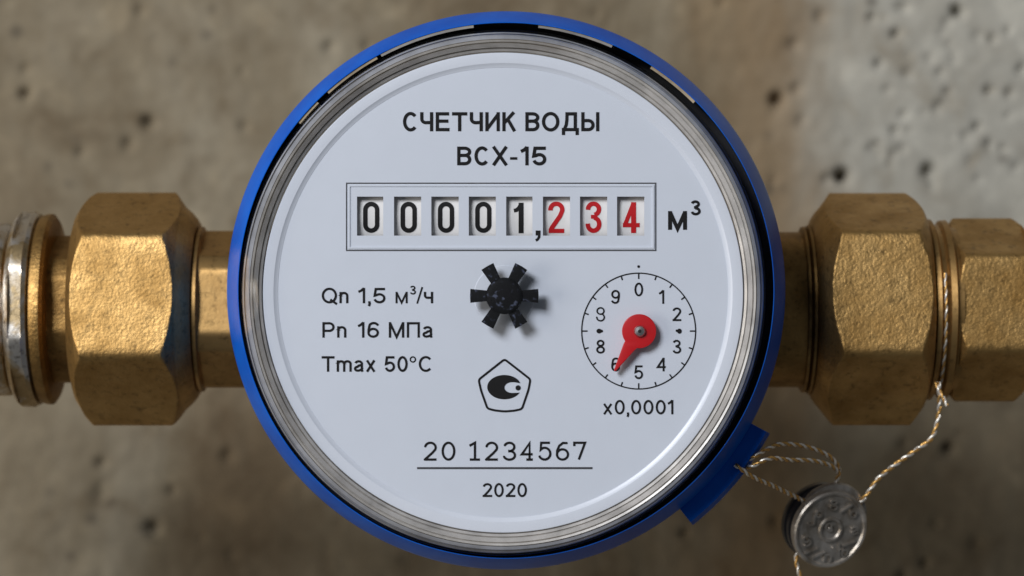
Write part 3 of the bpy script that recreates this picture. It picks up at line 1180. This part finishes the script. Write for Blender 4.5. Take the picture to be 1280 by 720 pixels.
# raised marks round the face
k_ = Ink(0.0)
marks = [('J', 152, 32, 0), ('o', 128, 31, 20), ('8', 88, 33, 0), ('/', 55, 33, -25), ('o', 36, 35, 30), ('a', 358, 33, 10), ('/', 322, 33, -40), ('o', 305, 37, 0),
         ('V', 292, 30, 25), ('n', 268, 35, -10), ('/', 246, 35, -35), ('/', 226, 36, -40), ('9', 200, 34, 20), ('o', 120, 8, 0)]
vs, fs = [], []
for ch, ang, rad, turn in marks:
    t = Ink(0.0)
    hw = {'/': 4.2, 'o': 4.4}.get(ch, 5.0)
    t.text(ch, -hw * 1.2, hw * 1.2, -7.2, 7.2, 2.2)
    cx_, cy_ = rad * math.cos(math.radians(ang)), rad * math.sin(math.radians(ang))
    ct, st_ = math.cos(math.radians(turn)), math.sin(math.radians(turn))
    b0 = len(vs)
    for (x, y) in t.v:
        y = -y
        vs.append(seal_local(cx_ + x * ct - y * st_, cy_ + x * st_ + y * ct, 0.34))
    n0 = len(t.v)
    for (x, y) in t.v:
        y = -y
        vs.append(seal_local(cx_ + x * ct - y * st_, cy_ + x * st_ + y * ct, -0.08))
    from collections import Counter
    ec = Counter()
    for f in t.f:
        fs.append(tuple(b0 + i for i in f))
        for i, j in zip(f, f[1:] + f[:1]):
            ec[(i, j)] += 1
    for (i, j) in list(ec):
        if (j, i) not in ec:
            fs.append((b0 + i, b0 + j, b0 + n0 + j, b0 + n0 + i))
me = bpy.data.meshes.new('stamped_marks')
me.from_pydata([tuple(v) for v in vs], [], fs)
me.update()
link('stamped_marks', me, M['lead'], seal)


# ---------------------------------------------------------------- twisted seal wires
def wire(label, paths, group='twisted wires of the seal', pitch=22, r=1.65, rs=None):
    allp = [[P(a, b_, y / 1000) for a, b_, y in p_] for p_ in paths]
    w = thing('seal_wire', label, 'wire', allp[0][0], group)
    for pp, r in zip(allp, rs or [r] * len(allp)):
        pts = resample(cr(pp, 12), 1.6 * U)
        fr = frames(pts)
        for ph, mt in ((0, 'copper'), (math.pi, 'tin')):
            hel = []
            s = 0.0
            for i, (p_, (t, n_, b_)) in enumerate(zip(pts, fr)):
                if i:
                    s += (p_ - pts[i - 1]).length
                a = ph + 2 * math.pi * s / (pitch * U)
                hel.append(p_ + (n_ * math.cos(a) + b_ * math.sin(a)) * (r * U * 0.92))
            adopt(link('strand', tube('strand', hel, r * U, 6), M[mt]), w)
    return w


def around(x, a0, a1, rad, n=16):
    """px points round the pipe axis at x (angle 0 faces the camera, positive up)"""
    out = []
    for i in range(n + 1):
        a = math.radians(a0 + (a1 - a0) * i / n)
        y = HAX - rad * K(HAX) * math.cos(a)
        zz = (360 - AX) * K(HAX) + rad * K(HAX) * math.sin(a)
        xx = (x - 640) * K(HAX)
        k2 = K(y)
        out.append((640 + xx / k2, 360 - zz / k2, y * 1000))
    return out


loop = around(1166, 24, -64, 109.5)
wire('twisted copper and silver wire running from the brass adapter collar to the seal',
     [loop + [(1173.5, 482, 21.5)],
      [(1173.5, 478, 21.5), (1174.5, 503, 22.5), (1172, 525, 22.8), (1164, 548, 22.5), (1143, 564, 22), (1119, 581, 21.5), (1098, 598, 21), (1085, 616, 21), (1074, 630, 21.5)],
      [(1170, 478, 22), (1173, 486, 21.5), (1178, 495, 21), (1184, 507, 20.5)]], rs=[1.2, 1.8, 1.5])
wire('twisted wire looping from the blue lug over to the top of the seal',
     [[(934, 584, 6), (942, 582, 5.2), (963, 573, 6), (987, 575, 9), (1017, 576, 13), (1040, 583, 17), (1048, 592, 19), (1045, 603, 20.5), (1043, 618, 21.5)],
      [(936, 574, 6), (945, 570, 5.5), (958, 562, 7), (977, 555, 9.5), (1007, 558, 13), (1033, 568, 16), (1046, 580, 18), (1049, 590, 19.5)]])
wire('twisted wire running straight from the blue lug into the edge of the seal',
     [[(919, 581, 5.0), (926, 586, 4.8), (943, 597, 6.5), (968, 608, 11), (1000, 624, 18), (1016, 632, 21.5)]])
wire('short twisted wire end hanging below the seal',
     [[(1000, 684, 22), (995, 697, 21.8), (997, 710, 21.6), (1001, 724, 21.5), (1003, 745, 21.5)]])
